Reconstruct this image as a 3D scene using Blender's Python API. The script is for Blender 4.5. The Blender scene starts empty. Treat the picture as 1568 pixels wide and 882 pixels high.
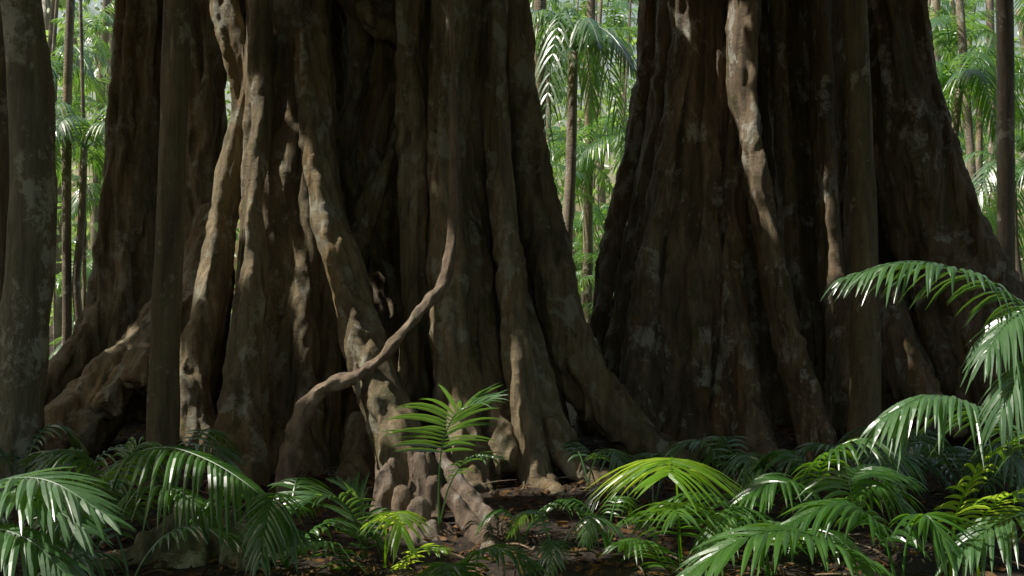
import bpy, math, random
import numpy as np
from mathutils import Vector, noise, Matrix
random.seed(7); rng=np.random.default_rng(7)
sc=bpy.context.scene
CAMH=1.7; F=1524.0
def at(u,v,y):   # image pixel (u,v) back-projected through the camera to distance y  -> world metres
    return Vector(((u-784)/F*y, y, CAMH-(v-441)/F*y))
def gz(x,y):
    return 0.10*noise.noise(Vector((x*0.35,y*0.35,3.1)))+0.03*noise.noise(Vector((x*1.6,y*1.6,7.7)))
# ------------------------------------------------------------ materials
def newmat(n):
    m=bpy.data.materials.new(n); m.use_nodes=True
    nt=m.node_tree; nt.nodes.clear()
    return m,nt,nt.nodes,nt.links
def ramp(N,stops):
    r=N.new('ShaderNodeValToRGB'); e=r.color_ramp.elements
    while len(e)<len(stops): e.new(0.5)
    for i,(p,c) in enumerate(stops):
        e[i].position=p; e[i].color=(c[0],c[1],c[2],1)
    return r
def mapped(N,L,scale):
    tc=N.new('ShaderNodeTexCoord'); mp=N.new('ShaderNodeMapping'); mp.inputs['Scale'].default_value=scale
    L.new(tc.outputs['Object'],mp.inputs['Vector']); return mp
def nz(N,L,scale3,s,detail=6,rough=0.6,dist=0.0):
    mp=mapped(N,L,scale3); n=N.new('ShaderNodeTexNoise')
    n.inputs['Scale'].default_value=s; n.inputs['Detail'].default_value=detail
    n.inputs['Roughness'].default_value=rough; n.inputs['Distortion'].default_value=dist
    L.new(mp.outputs[0],n.inputs['Vector']); return n
def mix(N,L,fac,a,b,mode='MIX'):
    m=N.new('ShaderNodeMix'); m.data_type='RGBA'; m.blend_type=mode
    if isinstance(fac,(int,float)): m.inputs[0].default_value=fac
    else: L.new(fac,m.inputs[0])
    for i,s in ((6,a),(7,b)):
        if isinstance(s,tuple): m.inputs[i].default_value=(*s,1)
        else: L.new(s,m.inputs[i])
    return m.outputs[2]
def bark(name,c0,c1,c2,lichen=(0.50,0.48,0.37),lthr=0.54,ring=0.45,bs=0.8,rust=(0.36,0.23,0.09),moss=(0.13,0.14,0.055)):
    m,nt,N,L=newmat(name)
    out=N.new('ShaderNodeOutputMaterial'); p=N.new('ShaderNodeBsdfPrincipled')
    L.new(p.outputs[0],out.inputs[0])
    p.inputs['Roughness'].default_value=0.65; p.inputs['Specular IOR Level'].default_value=0.35
    n1=nz(N,L,(1,1,0.3),2.2,8,0.65,0.6); r1=ramp(N,[(0.3,c0),(0.5,c1),(0.72,c2)]); L.new(n1.outputs[0],r1.inputs[0])
    n2=nz(N,L,(1,1,0.09),15,7,0.75); r2=ramp(N,[(0.35,(0.45,0.43,0.41)),(0.65,(1.2,1.17,1.12))]); L.new(n2.outputs[0],r2.inputs[0])
    c=mix(N,L,0.85,r1.outputs[0],r2.outputs[0],'MULTIPLY')
    n6=nz(N,L,(1,1,0.4),1.7,5,0.6,0.4); r6=ramp(N,[(0.55,(0,0,0)),(0.67,(0.65,0.65,0.65))]); L.new(n6.outputs[0],r6.inputs[0])
    c=mix(N,L,r6.outputs[0],c,rust)
    n5=nz(N,L,(1,1,0.6),5,9,0.75); r5=ramp(N,[(0.54,(0,0,0)),(0.62,(0.7,0.7,0.7))]); L.new(n5.outputs[0],r5.inputs[0])
    c=mix(N,L,r5.outputs[0],c,moss)
    n3=nz(N,L,(1,1,0.75),3.0,10,0.75,0.3); r3=ramp(N,[(lthr,(0,0,0)),(lthr+0.05,(.75,.75,.75))]); L.new(n3.outputs[0],r3.inputs[0])
    c=mix(N,L,r3.outputs[0],c,lichen)
    n8=nz(N,L,(1,1,1),13,5,0.7); r8=ramp(N,[(0.66,(0,0,0)),(0.71,(.6,.6,.6))]); L.new(n8.outputs[0],r8.inputs[0])
    c=mix(N,L,r8.outputs[0],c,lichen)
    L.new(c,p.inputs['Base Color'])
    n7=nz(N,L,(1.2,1.2,11),3.2,5,0.6,0.5)
    n4=nz(N,L,(1,1,1),30,8,0.8)
    b1=N.new('ShaderNodeBump'); b1.inputs['Strength'].default_value=ring; b1.inputs['Distance'].default_value=0.03; L.new(n7.outputs[0],b1.inputs['Height'])
    b2=N.new('ShaderNodeBump'); b2.inputs['Strength'].default_value=bs; b2.inputs['Distance'].default_value=0.05; L.new(n2.outputs[0],b2.inputs['Height']); L.new(b1.outputs[0],b2.inputs['Normal'])
    b3=N.new('ShaderNodeBump'); b3.inputs['Strength'].default_value=bs; b3.inputs['Distance'].default_value=0.03; L.new(n4.outputs[0],b3.inputs['Height']); L.new(b2.outputs[0],b3.inputs['Normal'])
    L.new(b3.outputs[0],p.inputs['Normal'])
    return m
def leafmat(name,dark,light,trans,rough=0.4,tf=0.4,spec=1.0,sc_=3,coat=0.0):
    m,nt,N,L=newmat(name)
    out=N.new('ShaderNodeOutputMaterial'); p=N.new('ShaderNodeBsdfPrincipled'); t=N.new('ShaderNodeBsdfTranslucent'); mx=N.new('ShaderNodeMixShader')
    n=nz(N,L,(1,1,1),sc_,3,0.6); r=ramp(N,[(0.35,dark),(0.65,light)]); L.new(n.outputs[0],r.inputs[0])
    L.new(r.outputs[0],p.inputs['Base Color']); p.inputs['Roughness'].default_value=rough; p.inputs['Specular IOR Level'].default_value=spec
    p.inputs['Coat Weight'].default_value=coat; p.inputs['Coat Roughness'].default_value=0.3; p.inputs['Coat IOR'].default_value=1.7
    t.inputs[0].default_value=(*trans,1); mx.inputs[0].default_value=tf
    L.new(p.outputs[0],mx.inputs[1]); L.new(t.outputs[0],mx.inputs[2]); L.new(mx.outputs[0],out.inputs[0])
    return m
def plainmat(name,col,rough=0.7):
    m,nt,N,L=newmat(name); out=N.new('ShaderNodeOutputMaterial'); p=N.new('ShaderNodeBsdfDiffuse'); L.new(p.outputs[0],out.inputs[0])
    n=nz(N,L,(1,1,1),.8,2); r=ramp(N,[(0.35,tuple(c*.6 for c in col)),(0.65,col)]); L.new(n.outputs[0],r.inputs[0]); L.new(r.outputs[0],p.inputs[0]); return m
M_fig=bark('fig_bark',(0.14,0.112,0.065),(0.34,0.27,0.16),(0.54,0.45,0.30))
M_fig2=bark('fig_bark_red',(0.13,0.10,0.066),(0.29,0.22,0.14),(0.48,0.39,0.27),lichen=(0.60,0.58,0.49),lthr=0.545,rust=(0.36,0.20,0.08))
M_gray=bark('grey_bark',(0.12,0.115,0.075),(0.24,0.22,0.15),(0.38,0.34,0.24),lichen=(0.52,0.52,0.42),lthr=0.52,ring=0.2,bs=0.5,rust=(0.2,0.16,0.08))
M_brown=bark('brown_slender_bark',(0.10,0.08,0.045),(0.20,0.16,0.09),(0.30,0.24,0.15),lichen=(0.42,0.39,0.29),lthr=0.57,ring=0.3,bs=0.4)
M_pale=bark('palm_bark',(0.14,0.12,0.09),(0.28,0.24,0.18),(0.46,0.41,0.33),lthr=0.56,lichen=(.6,.58,.5),ring=0.4,bs=0.3)
M_dead=bark('weathered_wood',(0.14,0.10,0.065),(0.36,0.27,0.20),(0.58,0.50,0.42),lichen=(0.60,0.56,0.50),lthr=0.58,ring=0.1,bs=1.0,moss=(.2,.16,.11))
M_liana=bark('liana_bark',(0.22,0.16,0.11),(0.42,0.32,0.23),(0.58,0.48,0.38),lthr=0.60,ring=0.3,bs=0.8)
M_leaf=leafmat('palm_leaf',(0.035,0.11,0.018),(0.09,0.22,0.035),(0.28,0.58,0.03),coat=.5)
M_leafb=leafmat('palm_leaf_bluish',(0.045,0.12,0.04),(0.12,0.25,0.09),(0.30,0.58,0.06),rough=0.42,tf=0.28,coat=1.0)
M_leafy=leafmat('palm_leaf_glow',(0.09,0.20,0.02),(0.15,0.33,0.03),(0.74,1.0,0.08),tf=0.6,spec=.8,coat=.5)  # brighter yellow put into the colour for the sunlit glow of some fronds
M_bg=leafmat('thicket_leaf',(0.03,0.10,0.02),(0.10,0.23,0.05),(0.32,0.60,0.08),rough=0.36,tf=0.4,sc_=0.6,coat=1.0)
M_far=leafmat('far_leaf',(0.03,0.10,0.02),(0.22,0.36,0.11),(0.52,0.78,0.16),rough=0.4,tf=0.45,sc_=0.5,coat=1.0)  # pale end of the ramp paints sunlit glints into the far leaves
M_can=plainmat('canopy_leaf',(0.05,0.08,0.025))
M_lit=leafmat('litter_leaf',(0.03,0.018,0.010),(0.22,0.12,0.045),(0.2,0.1,0.03),rough=0.6,tf=0.1,spec=0.3,sc_=11)
def ground_mat():
    m,nt,N,L=newmat('forest_floor')
    out=N.new('ShaderNodeOutputMaterial'); p=N.new('ShaderNodeBsdfPrincipled'); L.new(p.outputs[0],out.inputs[0])
    n=nz(N,L,(1,1,1),7,10,0.75); r=ramp(N,[(0.3,(0.012,0.008,0.006)),(0.5,(0.035,0.024,0.015)),(0.7,(0.09,0.06,0.035))]); L.new(n.outputs[0],r.inputs[0])
    L.new(r.outputs[0],p.inputs['Base Color']); p.inputs['Roughness'].default_value=0.9
    v=N.new('ShaderNodeTexVoronoi'); v.inputs['Scale'].default_value=18; L.new(mapped(N,L,(1,1,1)).outputs[0],v.inputs['Vector'])
    b=N.new('ShaderNodeBump'); b.inputs['Strength'].default_value=0.9; b.inputs['Distance'].default_value=0.03; L.new(v.outputs[0],b.inputs['Height'])
    b2=N.new('ShaderNodeBump'); b2.inputs['Strength'].default_value=0.8; b2.inputs['Distance'].default_value=0.05; L.new(n.outputs[0],b2.inputs['Height']); L.new(b.outputs[0],b2.inputs['Normal'])
    L.new(b2.outputs[0],p.inputs['Normal']); return m
M_ground=ground_mat()
# ------------------------------------------------------------ geometry helpers
def catmull(P,n=8):
    out=[]; Q=[P[0]*2-P[1]]+list(P)+[P[-1]*2-P[-2]]
    for i in range(1,len(Q)-2):
        for k in range(n):
            t=k/n; a,b,c,d=Q[i-1],Q[i],Q[i+1],Q[i+2]
            out.append(0.5*((2*b)+(c-a)*t+(2*a-5*b+4*c-d)*t*t+(3*b-a-3*c+d)*t**3))
    out.append(Q[-2]); return out
class B:
    def __init__(s): s.v=[]; s.f=[]
    def tube(s,pts,rad,dy=1.0,sides=12,n=8,wob=0.12,seed=0):
        c=catmull([Vector(p) for p in pts],n)
        rr=catmull([Vector((r,0,0)) for r in rad],n); base=len(s.v)
        for i,p in enumerate(c):
            t=(c[min(i+1,len(c)-1)]-c[max(i-1,0)]).normalized()
            ref=Vector((0,1,0)) if abs(t.y)<0.93 else Vector((0,0,1))
            sx=t.cross(ref).normalized(); sy=sx.cross(t).normalized(); r=max(rr[i].x,0.004)
            for k in range(sides):
                a=2*math.pi*k/sides
                w=1+wob*noise.noise(Vector((math.cos(a)*1.3+seed,math.sin(a)*1.3,i*0.22+seed)))*2
                s.v.append(p+sx*math.cos(a)*r*w+sy*math.sin(a)*r*w*dy)
        m=len(c)
        for i in range(m-1):
            for k in range(sides):
                a=base+i*sides+k; b=base+i*sides+(k+1)%sides
                s.f.append((a,b,b+sides,a+sides))
        s.f.append(tuple(base+k for k in range(sides))[::-1]); s.f.append(tuple(base+(m-1)*sides+k for k in range(sides)))
    def rib(s,L,dy=1.6,up=True,twigs=2,wob=0.14,top=8.3,cx=None):
        """L: list of (u,v,y,r) image pixels with distance and pixel radius, from top to bottom"""
        pts=[at(a,b,y) for a,b,y,r in L]; rad=[r*y/F for a,b,y,r in L]
        if up:
            p0=pts[0]; tgt=Vector((cx[0],cx[1],top)); q=p0.lerp(tgt,0.3); q.z=(p0.z+top)/2
            q2=p0.lerp(tgt,0.65); q2.z=top
            pts=[q2,q]+pts; rad=[rad[0]*0.7,rad[0]*0.9]+rad
        sd=random.random()*50
        s.tube(pts,rad,dy=dy,wob=wob,seed=sd,sides=14)
        for j in range(twigs):
            a=random.uniform(0,math.pi)
            o=[]; rr=[]
            ph=random.random()*9; rb=random.uniform(.14,.3)
            for i,(p,r) in enumerate(zip(pts,rad)):
                aa=a+0.25*math.sin(i*0.8+ph)
                o.append(p+Vector((math.cos(aa)*r*1.02,-math.sin(aa)*r*dy*1.0,0))); rr.append(max(0.018,r*rb*random.uniform(0.8,1.1)))
            s.tube(o,rr,dy=1.3,wob=0.15,seed=sd+j,sides=8)
def mesh_obj(name,v,f,mat,smooth=True,origin=True):
    v=np.array([tuple(p) for p in v] if not isinstance(v,np.ndarray) else v,dtype=float)
    loc=np.zeros(3)
    if origin:
        loc=np.array([(v[:,0].min()+v[:,0].max())/2,(v[:,1].min()+v[:,1].max())/2,max(0,v[:,2].min())]); v=v-loc
    me=bpy.data.meshes.new(name)
    if isinstance(f,np.ndarray):
        nf,k=f.shape; me.vertices.add(len(v)); me.vertices.foreach_set('co',v.ravel())
        me.loops.add(nf*k); me.loops.foreach_set('vertex_index',f.ravel().astype(np.int32))
        me.polygons.add(nf); me.polygons.foreach_set('loop_start',np.arange(0,nf*k,k,dtype=np.int32)); me.polygons.foreach_set('loop_total',np.full(nf,k,dtype=np.int32))
        me.update(calc_edges=True)
    else: me.from_pydata(v.tolist(),[],f)
    me.materials.append(mat)
    if smooth: me.polygons.foreach_set('use_smooth',[True]*len(me.polygons))
    me.update()
    o=bpy.data.objects.new(name,me); o.location=loc; sc.collection.objects.link(o); return o
def organic(name,b,mat,voxel=0.03,amp=1.0,smooth=2):
    o=mesh_obj(name,b.v,b.f,mat)
    r=o.modifiers.new('r','REMESH'); r.mode='VOXEL'; r.voxel_size=voxel
    s=o.modifiers.new('s','SMOOTH'); s.iterations=smooth; s.factor=0.5
    dg=bpy.context.evaluated_depsgraph_get(); me=bpy.data.meshes.new_from_object(o.evaluated_get(dg))
    o.modifiers.clear(); old=o.data; o.data=me; bpy.data.meshes.remove(old); me.name=name
    n=len(me.vertices); co=np.empty(n*3); me.vertices.foreach_get('co',co); co=co.reshape(-1,3)
    no=np.empty(n*3); me.vertices.foreach_get('normal',no); no=no.reshape(-1,3)
    d=np.empty(n); nn=noise.noise
    for i in range(n):
        x,y,z=co[i]
        w=0.3*nn(Vector((x*1.1,y*1.1,z*0.9)))
        a=nn(Vector(((x+w)*5.5,y*5.5,z*0.3))); b_=nn(Vector(((x+w)*13,y*13,z*0.8+5)))
        d[i]=0.035-0.11*abs(a)+0.026*b_+0.012*nn(Vector((x*22,y*22,z*8)))
    co+=no*(d*amp)[:,None]; me.vertices.foreach_set('co',co.ravel())
    me.materials.clear(); me.materials.append(mat)
    me.polygons.foreach_set('use_smooth',[True]*len(me.polygons)); me.update(); return o
# ------------------------------------------------------------ ground
def build_ground():
    xs=np.concatenate([np.linspace(-400,-16,14)[:-1],np.linspace(-16,16,240),np.linspace(16,400,14)[1:]])
    ys=np.concatenate([np.linspace(-400,-2,14)[:-1],np.linspace(-2,24,200),np.linspace(24,500,20)[1:]])
    v=[(x,y,gz(x,y)) for y in ys for x in xs]; W=len(xs)
    f=[(j*W+i,j*W+i+1,(j+1)*W+i+1,(j+1)*W+i) for j in range(len(ys)-1) for i in range(W-1)]
    mesh_obj('ground',v,f,M_ground,origin=False)
build_ground()
# ------------------------------------------------------------ main strangler fig (left)
A=B(); cA=(-1.6,11.0)
A.tube([at(450,760,11.6),at(460,500,11.5),at(465,200,11.4),at(475,-50,11.3),(-2.0,11.3,6.5),(-1.8,11.2,8.6)],[1.0,0.75,0.62,0.55,0.5,0.4],sides=20,dy=0.8)
A.tube([at(740,760,11.6),at(730,500,11.5),at(722,200,11.4),at(715,-50,11.3),(-1.0,11.3,6.5),(-1.3,11.2,8.6)],[1.0,0.85,0.66,0.58,0.5,0.4],sides=20,dy=0.8)
A.tube([at(600,760,13.2),at(600,400,13.1),at(600,-50,12.9),(-1.6,12.2,6.5),(-1.6,11.6,8.6)],[1.2,1.05,0.95,0.7,0.5],sides=20,dy=0.35)
R=lambda L,**k: A.rib(L,cx=cA,**k)
R([(352,-30,10.2,22),(360,60,10.1,22),(376,170,10.1,15),(352,290,10.1,19),(330,420,10.0,20),(308,520,9.8,22),(290,600,9.6,25),(318,690,9.4,18),(322,740,9.2,16)],twigs=3)
R([(402,-30,9.5,17),(398,60,9.5,17),(402,170,9.3,13),(388,290,9.1,11),(390,400,9.0,16),(382,520,8.9,24),(372,640,8.8,34),(368,770,8.4,42)],twigs=1)
R([(450,-30,10.1,50),(450,200,10.0,56),(446,380,9.9,62),(438,540,9.7,70),(430,680,9.5,76),(420,790,9.0,80)],twigs=7,dy=0.9)
R([(478,60,9.6,20),(486,220,9.4,20),(505,330,9.3,21),(532,430,9.1,23),(562,540,8.8,27),(600,640,8.5,33),(632,740,8.3,38),(645,810,8.1,30)],up=False,twigs=3,dy=2.2)
R([(540,-30,10.4,24),(556,40,10.3,15),(548,120,10.4,13),(530,200,10.5,13),(500,280,10.2,16)],twigs=1)
R([(555,10,10.0,10),(580,40,10.0,13),(615,62,10.1,15)],up=False,twigs=0)
R([(604,130,10.2,8),(580,220,10.1,8),(560,310,10.0,10),(540,400,9.8,13)],up=False,twigs=0)
R([(625,170,10.2,10),(592,260,10.0,10),(565,330,9.9,11),(543,390,9.6,14),(560,470,9.8,13),(600,560,9.9,13),(640,640,9.8,12)],up=False,twigs=0)
R([(528,250,10.3,8),(560,340,10.2,8),(600,430,10.1,9),(630,500,10.0,9)],up=False,twigs=0)
R([(575,420,10.8,20),(585,520,10.7,30),(590,620,10.6,44),(590,720,10.3,55)],up=False,twigs=3,dy=1)
R([(638,-30,10.0,25),(636,150,9.9,23),(640,330,9.8,23),(640,480,9.7,19),(636,600,9.6,17),(632,720,9.4,17)],twigs=3,dy=2.6)
R([(692,-30,9.8,28),(690,150,9.7,26),(688,300,9.6,28),(694,450,9.4,30),(704,600,9.2,32),(718,720,8.9,36),(735,800,8.5,36)],twigs=5,dy=2)
R([(724,-30,9.9,14),(722,150,9.8,13),(728,300,9.7,14),(742,450,9.5,15),(758,600,9.2,17),(776,720,8.8,20)],twigs=1,dy=2)
R([(752,-30,9.9,16),(758,150,9.7,15),(770,300,9.5,16),(784,430,9.3,17),(794,540,9.1,19),(806,640,9.0,21),(818,720,8.9,22),(832,790,8.7,22)],twigs=2,dy=2.2)
R([(770,-30,10.4,27),(790,150,10.3,27),(815,300,10.2,31),(838,420,10.1,35),(873,540,10.0,37),(925,620,9.9,35),(985,680,9.9,27),(1050,720,9.9,21)],twigs=4,dy=1.8)
R([(780,420,10.0,8),(798,470,9.7,13),(820,560,9.4,18),(842,640,9.2,22),(880,710,9.0,20),(960,755,8.8,16)],up=False,twigs=1,dy=2)
R([(560,640,9.3,18),(550,700,9.2,24),(535,770,8.9,28)],up=False,twigs=2)
R([(800,640,9.6,10),(816,710,9.2,13),(845,755,8.4,13),(880,810,7.5,12),(915,850,6.9,11),(990,890,6.2,8)],up=False,twigs=0,dy=1)
organic('strangler_fig_tree',A,M_fig,voxel=0.022)
# ------------------------------------------------------------ right strangler fig
Bb=B(); cB=(3.0,12.2)
Bb.tube([at(1230,760,13.2),at(1225,500,13.1),at(1220,200,12.9),at(1220,-50,12.8),(3.2,12.7,6.5),(3.1,12.6,8.6)],[2.4,1.8,1.4,1.2,1.0,0.8],sides=24,dy=0.45)
R=lambda L,**k: Bb.rib(L,cx=cB,**k)
R([(1002,-30,12.2,16),(985,120,12.1,12),(960,260,12.0,12),(936,380,11.9,14),(916,500,11.8,13),(900,620,11.7,12),(892,700,11.6,8)],twigs=2)
R([(1030,-30,11.9,17),(1012,120,11.8,11),(990,260,11.7,12),(968,380,11.5,12),(948,500,11.4,15),(930,620,11.2,18)],twigs=3,dy=2.2)
R([(1052,-30,11.5,20),(1046,60,11.4,14),(1022,220,11.2,12),(1000,350,11.0,14),(985,480,10.8,18),(970,620,10.6,23),(960,720,10.4,24)],twigs=2,dy=2.4)
R([(1100,-30,11.6,42),(1092,120,11.5,46),(1080,260,11.4,52),(1068,400,11.2,58),(1050,540,11.0,66),(1040,680,10.8,74),(1030,760,10.4,70)],twigs=8,dy=0.8)
R([(1140,-30,11.0,19),(1136,90,10.9,17),(1142,190,10.8,13),(1160,290,10.7,13),(1182,400,10.6,14),(1204,510,10.4,16),(1232,610,10.2,18),(1262,700,9.9,20)],twigs=2,dy=3)
R([(1110,420,10.8,14),(1126,540,10.6,20),(1150,660,10.4,26),(1180,740,10.0,24)],up=False,twigs=3,dy=2)
R([(1190,-30,11.4,10),(1194,150,11.3,10),(1206,300,11.2,11),(1214,420,11.1,13),(1230,560,11.0,15)],twigs=1,dy=2.6)
R([(1248,-30,11.1,13),(1256,140,11.0,11),(1262,280,10.9,11),(1270,400,10.8,13),(1284,520,10.6,17),(1300,640,10.4,22),(1310,720,10.2,24)],twigs=2,dy=3.4)
R([(1285,-30,11.7,12),(1295,200,11.6,14),(1305,400,11.5,16),(1335,600,11.3,28)],twigs=2,dy=2)
R([(1350,-30,11.9,42),(1368,120,11.9,46),(1394,240,11.8,52),(1428,350,11.8,58),(1470,450,11.7,66),(1515,560,11.6,76),(1570,680,11.4,80)],twigs=7,dy=1.2)
R([(1346,440,11.0,18),(1368,520,10.9,20),(1396,590,10.7,25),(1440,660,10.4,24)],up=False,twigs=2,dy=2)
organic('strangler_fig_tree',Bb,M_fig2,voxel=0.024)
# ------------------------------------------------------------ rear-left fig with buttress
D=B(); cD=(-4.6,13.3)
D.tube([at(235,640,13.6),at(250,400,13.5),at(262,150,13.4),at(270,-40,13.3),(-4.5,13.3,6.5),(-4.5,13.3,8.6)],[0.85,0.72,0.62,0.58,0.55,0.5],sides=20)
R=lambda L,**k: D.rib(L,cx=cD,**k)
R([(222,-30,13.0,32),(212,120,13.0,36),(204,260,12.9,38),(196,380,12.8,42),(188,500,12.7,44),(180,620,12.6,48)],twigs=5,dy=1.2)
R([(185,400,12.8,18),(160,470,12.6,20),(125,540,12.3,22),(80,590,12.1,22),(40,640,12.0,20)],up=False,twigs=2)
R([(318,-30,12.2,26),(316,150,12.1,28),(312,260,12.0,28),(318,340,11.8,22),(300,410,11.6,26),(262,490,11.4,36),(210,560,11.0,42),(150,620,10.6,48),(90,680,10.2,52),(30,740,9.6,46)],twigs=4,dy=1.4)
R([(335,320,11.4,18),(320,420,11.2,36),(290,520,10.9,56),(250,620,10.6,72)],up=False,twigs=3)
organic('buttressed_fig_tree',D,M_fig,voxel=0.028)
# ------------------------------------------------------------ slender trunks nearby
def trunk(name,L,mat,voxel=0.018,amp=0.22,topz=9):
    b=B(); pts=[at(a,c,y) for a,c,y,r in L]; rad=[r*y/F for a,c,y,r in L]
    d=(pts[0]-pts[1]).normalized(); t=pts[0]+d*((topz-pts[0].z)/max(d.z,0.3))
    b.tube([t,pts[0].lerp(t,0.5)]+pts,[rad[0]*0.8,rad[0]*0.9]+rad,sides=16,wob=0.05,seed=random.random()*40)
    return organic(name,b,mat,voxel=voxel,amp=amp)
trunk('slender_rainforest_tree',[(30,-30,8.3,28),(44,100,8.3,31),(50,240,8.3,32),(48,380,8.3,34),(36,540,8.3,36),(24,660,8.3,40),(14,790,8.2,50)],M_gray)
trunk('slender_rainforest_tree',[(273,-30,8.5,20),(268,150,8.5,20),(262,320,8.5,20),(255,480,8.5,21),(250,620,8.45,23),(246,780,8.4,27)],M_brown)
trunk('slender_rainforest_tree',[(1308,-30,9.9,17),(1314,150,9.9,18),(1320,300,9.9,20),(1325,450,9.8,21),(1325,600,9.7,23),(1322,730,9.5,26)],M_brown)
trunk('slender_rainforest_tree',[(-8,-30,12,15),(-2,200,12,16),(-4,400,12,17),(-6,690,12,19)],M_pale)
# ------------------------------------------------------------ liana
b=B(); L=[(690,-40,9.0,5),(694,120,8.9,5),(696,260,8.8,6),(692,360,8.7,7),(680,430,8.6,8),(640,480,8.5,8),(600,530,8.4,9),(556,570,8.3,9),(508,590,8.2,10),(470,622,8.2,13),(448,680,8.2,15),(440,740,8.1,16),(444,800,8.0,17)]
pts=[at(*q[:3]) for q in L]; b.tube([pts[0]+Vector((0,0.3,3)),pts[0]+Vector((0,0.2,1.5))]+pts,[0.03,0.035]+[q[3]*q[2]/F for q in L],sides=12,wob=0.26,n=12)
b.tube([at(545,555,8.3),at(548,590,8.25),at(550,618,8.25)],[0.03,0.025,0.008],sides=8,n=6)
organic('liana_vine',b,M_liana,voxel=0.011,amp=0.3,smooth=1)
# ------------------------------------------------------------ broken stump and surface roots
b=B()
def rt(L,dy=1.0,wob=0.2,sides=12):
    b.tube([at(*q[:3]) for q in L],[q[3]*q[2]/F for q in L],dy=dy,wob=wob,sides=sides,seed=random.random()*30)
for (u,v_,r,y,dy) in [(588,716,15,7.15,.6),(640,700,14,7.25,.6),(664,736,12,7.1,.7),(576,704,4,7.2,1),(602,708,5,7.2,1),(628,690,5,7.3,1),(651,696,4,7.25,1),(616,752,12,7.05,.8),(640,770,14,6.95,.8)]:
    lean=(u-612)*0.15
    rt([(u-r*.3,v_-4,y,r*.35),(u,v_+6,y,r*.9),(u+lean*.3,v_+50,y-.03,r*1.15),(u+lean*.7,820,y-.1,r*1.3+8),(u+lean*1.5,900,y-.3,r*1.6+18)],wob=.35,sides=12,dy=dy)
rt([(672,690,7.4,4),(684,716,7.3,10),(706,750,7.2,14),(740,790,7.0,16),(790,840,6.7,15),(850,872,6.3,13),(930,895,6.0,11)])
rt([(680,750,7.1,9),(730,810,6.9,17),(760,850,6.6,22),(790,900,6.3,24)])
organic('broken_root_stump',b,M_dead,voxel=0.011,amp=0.55,smooth=0)
b=B()
rt([(300,765,6.6,12),(296,800,6.5,36),(290,850,6.4,70),(285,920,6.3,120)],dy=0.9)
rt([(300,800,6.5,20),(240,840,6.3,30),(180,880,6.1,26),(120,910,6,20)])
rt([(310,790,6.5,20),(360,830,6.3,34),(400,880,6.1,36)])
rt([(372,820,6.1,8),(380,850,6.1,15),(388,900,6.0,20)])
organic('mossy_root_mound',b,M_gray,voxel=0.02,amp=0.8,smooth=2)
# ------------------------------------------------------------ palm fronds
UP=Vector((0,0,1))
def frond(bv,bf,pts,n=26,Lm=0.35,w=0.016,droop=0.6,t0=0.35,lift=0.15,rr=0.007,seg=5,fold=True,a0=75,a1=22,up=UP,base_taper=0.55):
    c=catmull(pts,10); m=len(c)-1
    base=len(bv); S=5
    for i,p in enumerate(c):
        t=(c[min(i+1,m)]-c[max(i-1,0)]).normalized(); ref=up if abs(t.dot(up))<0.95 else Vector((0,1,0))
        sx=t.cross(ref).normalized(); sy=sx.cross(t); r=rr*(1.25-i/m)
        for k in range(S):
            a=2*math.pi*k/S; bv.append(p+sx*math.cos(a)*r+sy*math.sin(a)*r)
    for i in range(m):
        for k in range(S):
            a=base+i*S+k; q=base+i*S+(k+1)%S; bf.append((a,q,q+S,a+S))
    Sprev=None
    for j in range(n):
        t=t0+(1-t0)*(j+0.5)/n; x=t*m; i=min(int(x),m-1); p=c[i].lerp(c[i+1],x-i); T=(c[i+1]-c[i]).normalized()
        Sd=T.cross(up)
        if Sd.length<0.25 and Sprev: Sd=Sprev.copy()
        Sd.normalize()
        if Sprev and Sd.dot(Sprev)<0: Sd=-Sd
        Sprev=Sd; Nn=Sd.cross(T).normalized(); u=(j+0.5)/n
        prof=(base_taper+(1-base_taper)*min(1,u/0.3))*(1-0.62*max(0,(u-0.45)/0.55)**1.6)
        for sg in (-1,1):
            a=math.radians(a0+(a1-a0)*u+random.uniform(-6,6))
            d=(T*math.cos(a)+Sd*sg*math.sin(a)+Nn*(lift+random.uniform(-.12,.12))).normalized()
            l=Lm*prof*random.uniform(0.85,1.1); dr=droop*random.uniform(0.7,1.3)
            if random.random()<0.04: l*=0.5
            N2=(Nn+T*random.uniform(-.35,.35)+Sd*random.uniform(-.2,.2)).normalized()
            b0=len(bv)
            for k in range(seg+1):
                s=k/seg; q=p+d*l*s+Vector((0,0,-1))*dr*l*s*s
                tg=(d+Vector((0,0,-1))*2*dr*s).normalized(); wv=tg.cross(N2)
                if wv.length<0.05: wv=T.copy()
                wv.normalize()
                ww=w*(0.35,1,1.05,0.9,0.6,0.03)[int(round(s*5))]
                if fold:
                    nn=wv.cross(tg).normalized()*(ww*0.35)
                    bv.extend([q-wv*ww-nn,q+nn*0.3,q+wv*ww-nn])
                else: bv.extend([q-wv*ww,q+wv*ww])
            st=3 if fold else 2
            for k in range(seg):
                for e in range(st-1):
                    a_=b0+k*st+e; bf.append((a_,a_+1,a_+1+st,a_+st))
def G(u,y):
    x=(u-784)/F*y; return Vector((x,y,gz(x,y)-0.02))
def palm(name,mat,fronds):
    v=[];f=[]
    for pts,kw in fronds: frond(v,f,pts,**kw)
    return mesh_obj(name,v,f,mat,smooth=False)
def path(*q): return [p if isinstance(p,Vector) else at(*p) for p in q]
def arc(base,az,ln,h,peak=0.6,end=None):
    d=Vector((math.cos(az),math.sin(az),0)); o=[]
    for s in (0,0.12,0.3,0.5,0.7,0.85,1):
        z=h*(1-((s-peak)/peak)**2); o.append(base+d*ln*s**1.3+Vector((0,0,z)))
    return o
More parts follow.
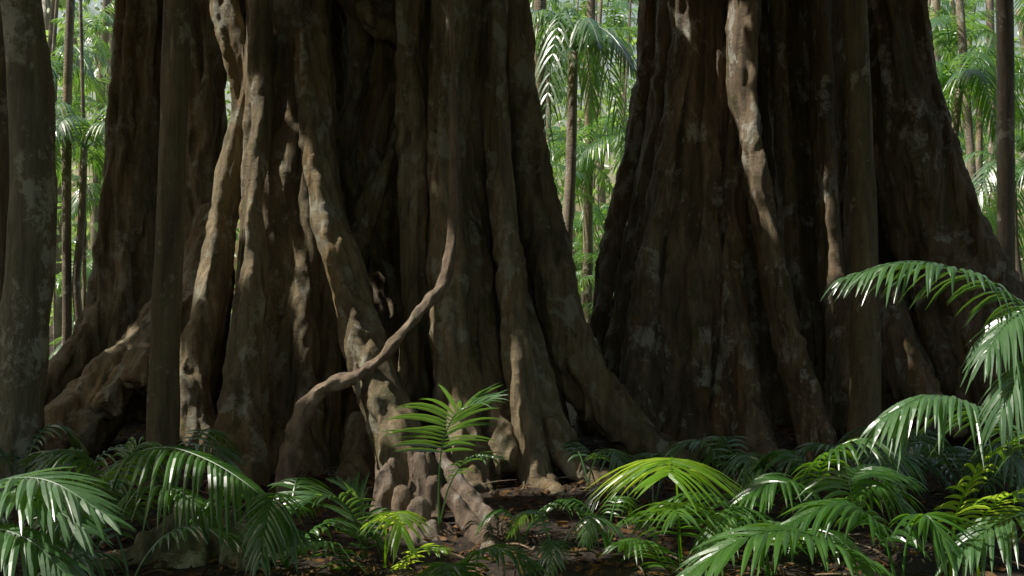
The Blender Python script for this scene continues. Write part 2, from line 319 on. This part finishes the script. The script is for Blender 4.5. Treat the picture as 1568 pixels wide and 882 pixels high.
palm('understory_palm',M_leafb,[
 (path(G(1740,5.4),(1700,640,5.3),(1620,520,5.2),(1560,465,5.1),(1480,418,5.0),(1390,400,4.9),(1290,425,4.8)),dict(n=32,Lm=0.29,w=0.014,droop=0.8,t0=0.42,rr=0.009)),
 (path(G(1740,5.4),(1700,640,5.2),(1650,520,5.0),(1600,470,4.9),(1545,490,4.8),(1510,540,4.7)),dict(n=28,Lm=0.26,w=0.012,droop=0.8,t0=0.42)),
 (path(G(1740,5.4),(1700,700,5.2),(1660,590,5.0),(1610,545,4.8),(1560,570,4.7),(1530,640,4.6)),dict(n=24,Lm=0.24,w=0.011,droop=0.9,t0=0.4)),
])
palm('understory_palm',M_leafb,[
 (path(G(1700,5.9),(1640,760,5.7),(1560,670,5.5),(1490,620,5.4),(1420,606,5.3),(1350,640,5.2)),dict(n=30,Lm=0.38,w=0.016,droop=0.9,t0=0.35)),
 (path(G(1700,5.9),(1660,840,5.6),(1600,790,5.3),(1530,800,5.1),(1460,850,4.9)),dict(n=26,Lm=0.32,w=0.014,droop=0.7,t0=0.3)),
])
palm('palm_seedling',M_leafy,[
 (path(G(1455,5.7),(1458,830,5.5),(1470,770,5.4),(1510,705,5.3),(1570,670,5.2),(1650,680,5.1)),dict(n=26,Lm=0.30,w=0.012,droop=0.4,t0=0.3)),
 (path(G(1500,5.7),(1495,820,5.4),(1520,775,5.2),(1570,750,5.0),(1640,760,4.8)),dict(n=22,Lm=0.28,w=0.011,droop=0.4,t0=0.3)),
])
palm('palm_seedling',M_leafy,[
 (path(G(1045,6.2),(1042,840,6.1),(1038,770,6.0),(1034,722,5.85),(1030,702,5.6),(1026,706,5.35),(1022,728,5.15)),dict(n=24,Lm=0.46,w=0.013,droop=0.55,t0=0.5,a0=88,a1=50,lift=0.0)),
])
palm('palm_seedling',M_leaf,[
 (path(G(1045,6.0),(1042,860,5.9),(1038,810,5.8),(1036,780,5.6),(1036,770,5.3),(1040,790,5.0)),dict(n=18,Lm=0.38,w=0.012,droop=0.5,t0=0.35)),
 (path(G(1050,6.0),(1080,850,6.0),(1120,780,6.1),(1160,730,6.2),(1210,735,6.3)),dict(n=22,Lm=0.30,w=0.012,droop=0.5,t0=0.35)),
 (path(G(1045,6.0),(1020,870,5.9),(990,830,5.7),(950,830,5.5)),dict(n=18,Lm=0.26,w=0.012,droop=0.6,t0=0.3)),
])
palm('palm_seedling',M_leaf,[
 (path(G(1380,5.0),(1350,880,4.9),(1290,840,4.8),(1210,812,4.7),(1130,828,4.6),(1050,880,4.5)),dict(n=32,Lm=0.36,w=0.017,droop=0.5,t0=0.2)),
 (path(G(1380,5.0),(1360,840,5.1),(1330,790,5.1),(1280,770,5.1),(1210,800,5.0)),dict(n=26,Lm=0.32,w=0.015,droop=0.6,t0=0.3)),
 (path(G(1380,5.0),(1385,850,5.1),(1400,800,5.1),(1420,790,5.0),(1450,830,4.9)),dict(n=18,Lm=0.32,w=0.014,droop=0.6,t0=0.3)),
 (path(G(1380,5.0),(1365,860,5.2),(1330,800,5.4),(1300,740,5.5),(1330,715,5.6),(1390,730,5.6)),dict(n=24,Lm=0.32,w=0.014,droop=0.6,t0=0.4)),
])
palm('palm_seedling',M_leaf,[
 (path(G(1260,6.4),(1255,800,6.4),(1250,740,6.4),(1275,690,6.3),(1330,672,6.2),(1390,700,6.1)),dict(n=26,Lm=0.36,w=0.014,droop=0.7,t0=0.35)),
 (path(G(1260,6.4),(1245,810,6.3),(1220,750,6.2),(1190,735,6.1),(1140,760,6.0)),dict(n=22,Lm=0.32,w=0.013,droop=0.7,t0=0.35)),
 (path(G(1260,6.4),(1280,820,6.3),(1310,760,6.2),(1350,745,6.1),(1390,780,6.0)),dict(n=24,Lm=0.34,w=0.013,droop=0.7,t0=0.35)),
 (path(G(1260,6.4),(1262,800,6.5),(1240,720,6.6),(1200,690,6.7),(1160,710,6.8)),dict(n=22,Lm=0.32,w=0.013,droop=0.7,t0=0.4)),
])
palm('palm_seedling',M_leafb,[
 (path(G(672,7.0),(672,800,6.9),(672,740,6.8),(676,690,6.7),(686,655,6.6),(705,628,6.5),(750,614,6.5)),dict(n=20,Lm=0.52,w=0.013,droop=0.3,t0=0.48,lift=0.35,a0=88,a1=35)),
 (path(G(672,7.0),(676,790,6.9),(690,740,6.8),(720,700,6.7),(760,700,6.6)),dict(n=12,Lm=0.22,w=0.009,droop=0.4,t0=0.55,lift=0.2)),
])
palm('palm_seedling',M_leafb,[
 (path(G(560,6.3),(556,850,6.2),(545,800,6.1),(520,765,6.0),(480,760,5.9),(440,780,5.8)),dict(n=22,Lm=0.34,w=0.014,droop=0.3,t0=0.3,lift=0.25)),
 (path(G(560,6.3),(562,850,6.2),(560,800,6.1),(545,760,6.1),(520,740,6.2)),dict(n=16,Lm=0.26,w=0.012,droop=0.2,t0=0.3,lift=0.3)),
 (path(G(560,6.3),(540,870,6.0),(500,830,5.8),(460,840,5.7)),dict(n=18,Lm=0.28,w=0.013,droop=0.5,t0=0.3)),
])
palm('palm_seedling',M_leafy,[
 (path(G(590,6.1),(590,850,6.0),(592,800,5.9),(600,785,5.8),(610,790,5.6),(615,815,5.5)),dict(n=14,Lm=0.26,w=0.012,droop=0.6,t0=0.35)),
 (path(G(590,6.1),(610,870,6.0),(640,840,5.9),(680,840,5.8)),dict(n=14,Lm=0.18,w=0.010,droop=0.4,t0=0.3)),
])
palm('palm_seedling',M_leaf,[
 (path(G(700,5.6),(705,880,5.5),(730,845,5.4),(770,840,5.3),(820,865,5.2)),dict(n=20,Lm=0.24,w=0.012,droop=0.5,t0=0.2)),
 (path(G(700,5.6),(690,890,5.4),(690,862,5.2),(680,880,4.9)),dict(n=16,Lm=0.24,w=0.012,droop=0.5,t0=0.2)),
])
palm('understory_palm',M_leaf,[
 (path(G(150,6.6),(160,800,6.5),(190,710,6.3),(250,685,6.1),(320,705,5.9),(390,750,5.7),(450,810,5.5)),dict(n=36,Lm=0.36,w=0.016,droop=0.9,t0=0.28)),
 (path(G(150,6.6),(165,780,6.7),(190,720,6.8),(215,680,6.9),(250,690,7.0)),dict(n=20,Lm=0.32,w=0.013,droop=0.7,t0=0.35)),
 (path(G(150,6.6),(150,790,6.5),(140,720,6.5),(110,690,6.5),(60,710,6.5)),dict(n=24,Lm=0.3,w=0.013,droop=0.8,t0=0.35)),
 (path(G(150,6.6),(175,800,6.3),(215,750,6.1),(270,750,5.9),(320,790,5.7)),dict(n=24,Lm=0.3,w=0.013,droop=0.8,t0=0.3)),
])
palm('understory_palm',M_leafb,[
 (path(G(-180,4.4),(-120,860,4.3),(-60,770,4.2),(10,735,4.1),(80,738,4.0),(165,790,3.9)),dict(n=28,Lm=0.32,w=0.016,droop=0.3,t0=0.3,lift=0.1)),
 (path(G(-180,4.4),(-120,880,4.2),(-60,790,4.1),(0,755,4.0),(60,765,3.9),(130,810,3.8)),dict(n=26,Lm=0.30,w=0.015,droop=0.4,t0=0.3)),
 (path(G(-180,4.4),(-140,900,4.1),(-80,840,4.0),(-20,810,3.9),(50,830,3.8),(120,900,3.7)),dict(n=28,Lm=0.3,w=0.015,droop=0.6,t0=0.3)),
])
for (u,y,k) in [(900,8.6,2),(1480,7.2,5),(30,8.0,4),(100,7.2,4),(1400,8.2,4),(1560,7.6,5),(60,5.9,5),(440,6.0,4),(1130,7.2,4),(1000,7.4,3),(1180,5.6,4),(260,7.4,4),(200,5.6,3),(1330,7.4,4),(850,5.9,3),(930,6.4,4),(800,6.6,2)]:
    bs=G(u,y); a0=random.random()*6; k_=.6 if u in(850,930,800) else 1
    palm('palm_seedling',random.choice([M_leaf,M_leafb]),[(arc(bs,a0+i*6.28/k+random.uniform(-.3,.3),random.uniform(.45,.85)*k_,random.uniform(.3,.6)*k_),dict(n=18,Lm=0.24*k_,w=0.012*k_,droop=0.6,t0=0.3)) for i in range(k)])
# ------------------------------------------------------------ leaf litter + twigs
def leaves(name,P,size,mat,flat=True,aspect=0.4):
    n=len(P); s=size[:,None]
    d=rng.normal(size=(n,3))
    if flat: d[:,2]*=0.25
    d/=np.linalg.norm(d,axis=1)[:,None]
    r=rng.normal(size=(n,3))
    if flat: r=np.cross(d,np.array([0,0,1.0])+rng.normal(size=(n,3))*0.3)
    else: r=np.cross(d,r)
    r/=np.linalg.norm(r,axis=1)[:,None]; nn=np.cross(d,r)
    v=np.empty((n,6,3)); c=rng.uniform(-.15,.25,size=(n,1))*s
    v[:,0]=P-d*s*.5; v[:,1]=P-d*s*.12+r*s*aspect*.5+nn*c; v[:,2]=P+d*s*.22+r*s*aspect*.42+nn*c
    v[:,3]=P+d*s*.5; v[:,4]=P+d*s*.22-r*s*aspect*.42+nn*c; v[:,5]=P-d*s*.12-r*s*aspect*.5+nn*c
    i=np.arange(n)[:,None]*6
    f=np.concatenate([i+np.array([[0,1,2,3]]),i+np.array([[0,3,4,5]])])
    return mesh_obj(name,v.reshape(-1,3),f,mat,smooth=False,origin=False)
n=15000; X=rng.uniform(-7,8,n); Y=rng.uniform(4.5,13,n)
Z=np.array([gz(x,y) for x,y in zip(X,Y)])+rng.uniform(0.005,0.035,n)
leaves('leaf_litter',np.stack([X,Y,Z],1),rng.uniform(.03,.12,n),M_lit)
tb=B()
for i in range(160):
    x,y=random.uniform(-6,7),random.uniform(5,11); a=random.random()*6.28; l=random.uniform(.15,.6); z=gz(x,y)+0.03
    d=Vector((math.cos(a),math.sin(a),random.uniform(-.05,.25)))*l
    tb.tube([Vector((x,y,z)),Vector((x,y,z))+d*.5+Vector((0,0,.02)),Vector((x,y,z))+d],[.008,.006,.003],sides=5,n=3)
mesh_obj('fallen_twigs',tb.v,tb.f,M_liana)
# ------------------------------------------------------------ background slender trunks
def bgtrunk(name,L,mat,H=None):
    b=B()
    for (u,y,w,lean) in L:
        x=(u-784)/F*y; h=H or random.uniform(11,15); r=w*y/F/2
        p=[Vector((x+lean*t*t+0.12*noise.noise(Vector((u,t*3,0))),y,-0.1+h*t)) for t in (0,.1,.25,.45,.7,1)]
        b.tube(p,[r*1.25,r*1.05,r,r*.95,r*.9,r*.8],sides=10,n=4,wob=0.05,seed=u)
    return mesh_obj(name,b.v,b.f,mat),p[-1]
for L in [(1545,14,26,-.5),(826,17,20,.1),(100,17,14,.3),(900,20,14,.2)]:
    bgtrunk('slender_palm_tree',[L],M_pale)
for (u,y,w,lean,H,nf) in [(868,16,18,.1,5.6,11),(1440,16,16,.3,5.0,11),(120,17,13,.1,4.2,10),(960,19,10,.1,4.4,9),(1560,18,12,-.1,3.6,9),(1500,22,12,0,6.5,9),(70,21,10,.2,6.2,9),(905,24,10,0,3.2,8),(840,22,9,0,6.8,9),(1460,20,9,0,3.0,8)]:
    o,tp=bgtrunk('slender_palm_tree',[(u,y,w,lean)],M_pale,H=H)
    v=[];f=[]; a0=random.random()*6
    for i in range(nf):
        az=a0+i*6.283/nf+random.uniform(-.25,.25)
        frond(v,f,arc(tp-Vector((0,0,.05)),az,random.uniform(1.3,1.9),random.uniform(.15,.75),peak=random.uniform(.3,.5)),n=30,Lm=0.42,w=0.016,droop=random.uniform(.7,1.2),t0=0.15,seg=5,fold=False,rr=0.014)
    c=mesh_obj('crown_fronds',v,f,random.choice([M_leaf,M_leafb]),smooth=False); c.location=c.location-o.location; c.parent=o
L=[]
for (a,b_,k) in [(55,180,12),(795,985,10),(1390,1600,13),(-200,60,8),(180,790,6),(985,1390,6),(1600,1800,6)]:
    for i in range(k): L.append((random.uniform(a,b_),random.uniform(17,42),random.choice([3,4,6,9,13,17]),random.uniform(-1.2,1.2)))
bgtrunk('background_tree_trunks',L,M_pale)
T=[]
for k in range(7):
    v=[];f=[]; ln=random.uniform(1.5,2.4); h=random.uniform(.25,.9)
    frond(v,f,arc(Vector((0,0,0)),0,ln,h,peak=random.uniform(.4,.6)),n=26,Lm=0.5,w=0.022,droop=random.uniform(.6,1.1),t0=0.15,seg=3,fold=False,rr=0.012)
    T.append((np.array([tuple(p) for p in v]),np.array(f)))
VV=[];FF=[];off=0
def crown(x,y,z,nf,scl):
    global off
    a0=random.random()*6.28
    for i in range(nf):
        V,Fc=random.choice(T); a=a0+i*6.283/nf+random.uniform(-.3,.3); c,s=math.cos(a),math.sin(a)
        tl=random.uniform(-.5,.7); ct,st=math.cos(tl),math.sin(tl)
        k=scl*random.uniform(.8,1.15)
        R1=np.array([[ct,0,-st],[0,1,0],[st,0,ct]]); R2=np.array([[c,-s,0],[s,c,0],[0,0,1]])
        VV.append((V*k)@(R2@R1).T+np.array([x,y,z])); FF.append(Fc+off); off+=len(V)
gaps=[(40,180,30),(790,985,30),(1385,1640,34),(-300,1900,12)]
for a,b_,k in gaps:
    for i in range(k):
        y=random.uniform(17,42); u=random.uniform(a,b_); x=(u-784)/F*y
        zt=CAMH+441/F*y
        z=random.uniform(0.3,zt+2.0); crown(x,y,z,random.randint(6,9),random.uniform(.5,.95))
mesh_obj('background_palm_thicket',np.concatenate(VV),np.concatenate(FF),M_bg,smooth=False,origin=False)
n=56000; th=rng.uniform(-0.66,0.66,n); Y=rng.uniform(28,60,n); X=Y*th
Z=rng.uniform(0,1,n)**1.2*(3+Y*0.34)
keep=np.array([noise.noise(Vector((x*.35,y*.2,z*.45)))+0.3*noise.noise(Vector((x*1.3,y*.6,z*1.3)))>0.06 for x,y,z in zip(X,Y,Z)])
P=np.stack([X,Y,Z],1)[keep]
leaves('background_foliage',P,rng.uniform(.18,.5,len(P)),M_far,flat=False,aspect=.5)
n=12000; a=rng.uniform(0,2*math.pi,n); r=rng.uniform(16,26,n); X=r*np.cos(a); Y=r*np.sin(a); Z=rng.uniform(0,8,n)
k=~((Y>6)&(np.abs(X)<Y*0.75)); P=np.stack([X,Y,Z],1)[k]
leaves('light_block_foliage',P,rng.uniform(.5,1.0,len(P)),M_can,flat=False,aspect=.55)  # out-of-view leaf ring added to hold back low sky light
# ------------------------------------------------------------ sun direction and unseen canopy, gaps cut for chosen sun patches
S=Vector((-0.60,-0.10,0.79)).normalized(); Sn=np.array(S)
spots=[(345,20,10.1,.30),(345,90,10.0,.30),(362,170,9.9,.24),(338,250,9.9,.26),(338,310,9.9,.2),(378,200,9.1,.28),(374,250,9.1,.28),(372,310,9.0,.28),(374,365,8.9,.26),(314,420,9.8,.16),(270,600,9.5,.20),(300,650,9.4,.16),
(520,430,9,.14),(535,480,8.9,.24),(548,530,8.8,.24),(670,435,8.5,.28),(650,460,8.4,.24),(620,500,8.3,.26),(590,535,8.3,.22),(560,560,8.2,.26),(515,580,8.2,.24),(585,715,7.1,.3),(630,715,7.1,.3),(600,780,7.0,.25),(705,745,7.1,.12),(735,800,6.8,.08),
(1070,80,11.2,.14),(1118,60,10.8,.22),(1120,130,10.8,.26),(1125,200,10.8,.24),(1145,270,10.6,.14),(1256,400,10.8,.14),(1355,530,10.8,.14),(1035,70,11.3,.22),(1245,200,11,.08),(990,300,11.0,.12),
(1030,715,5.6,.40),(980,740,5.6,.32),(1090,735,5.6,.32),(1030,820,5.6,.15),(1180,830,4.7,.38),(1110,850,4.6,.36),(1250,840,4.8,.3),
(60,750,4.0,.5),(0,770,4.1,.5),(120,780,3.9,.4),(40,850,3.9,.35),(1400,415,4.9,.4),(1480,440,5,.4),(1320,430,4.8,.38),(1540,480,5,.4),(1540,580,4.8,.4),(1440,640,5.3,.16),
(700,640,6.6,.46),(755,640,6.5,.36),(640,660,6.6,.32),(600,810,5.8,.3),(470,790,5.9,.16),(1500,730,5.3,.45),(1560,720,5.2,.5),(1480,780,5.3,.35),(500,860,6.2,.10),(205,545,10.9,.12),(150,850,6.2,.10),(1290,680,6.2,.16),(1350,800,5.2,.14),(1230,740,6.2,.12),(300,700,5.9,.08)]
n=46000
P=np.stack([rng.uniform(-14,7,n),rng.uniform(-1,14,n),rng.uniform(8.2,11.0,n)],1)
n2=5000
P=np.concatenate([P,np.stack([rng.uniform(-14,12,n2),rng.uniform(-9,-1,n2),rng.uniform(8.2,11.0,n2)],1),np.stack([rng.uniform(7,13,3000),rng.uniform(1,14,3000),rng.uniform(8.2,11.0,3000)],1)])  # extra unseen leaves added, the camera-side ones to dim ambient light
keep=np.ones(len(P),bool)
for (u,v_,y,r) in spots:
    q=np.array(at(u,v_,y)); d=P-q; t=d@Sn; dist=np.linalg.norm(d-t[:,None]*Sn,axis=1); keep&=(dist>r+0.16)  # removes leaves along the sun ray to each wanted light patch
P=P[keep]
leaves('shade_canopy',P,rng.uniform(.3,.55,len(P)),M_can,flat=False,aspect=.5)  # leaf layer above the view, added to block and shape the sunlight
# ------------------------------------------------------------ light
w=bpy.data.worlds.new('World'); sc.world=w; w.use_nodes=True
nt=w.node_tree; bg=nt.nodes['Background']; sky=nt.nodes.new('ShaderNodeTexSky'); sky.sky_type='NISHITA'; sky.sun_disc=False
sky.sun_elevation=math.asin(S.z); sky.sun_rotation=math.atan2(S.x,S.y); sky.dust_density=4.0; sky.air_density=2.2; sky.ozone_density=0.0
nt.links.new(sky.outputs[0],bg.inputs[0]); bg.inputs[1].default_value=0.125
ld=bpy.data.lights.new('sun','SUN'); ld.energy=5; ld.angle=math.radians(0.5); ld.color=(1,0.95,0.86)
lo=bpy.data.objects.new('sun',ld); lo.rotation_euler=S.to_track_quat('Z','Y').to_euler(); lo.location=(0,0,20); sc.collection.objects.link(lo)
cd=bpy.data.cameras.new('camera'); cd.lens=35; cd.sensor_width=36; cd.clip_end=2000
co=bpy.data.objects.new('camera',cd); co.location=(0,0,CAMH); co.rotation_euler=(math.radians(90),0,0); sc.collection.objects.link(co); sc.camera=co
sc.view_settings.view_transform='Standard'; sc.view_settings.look='None'; sc.view_settings.exposure=0
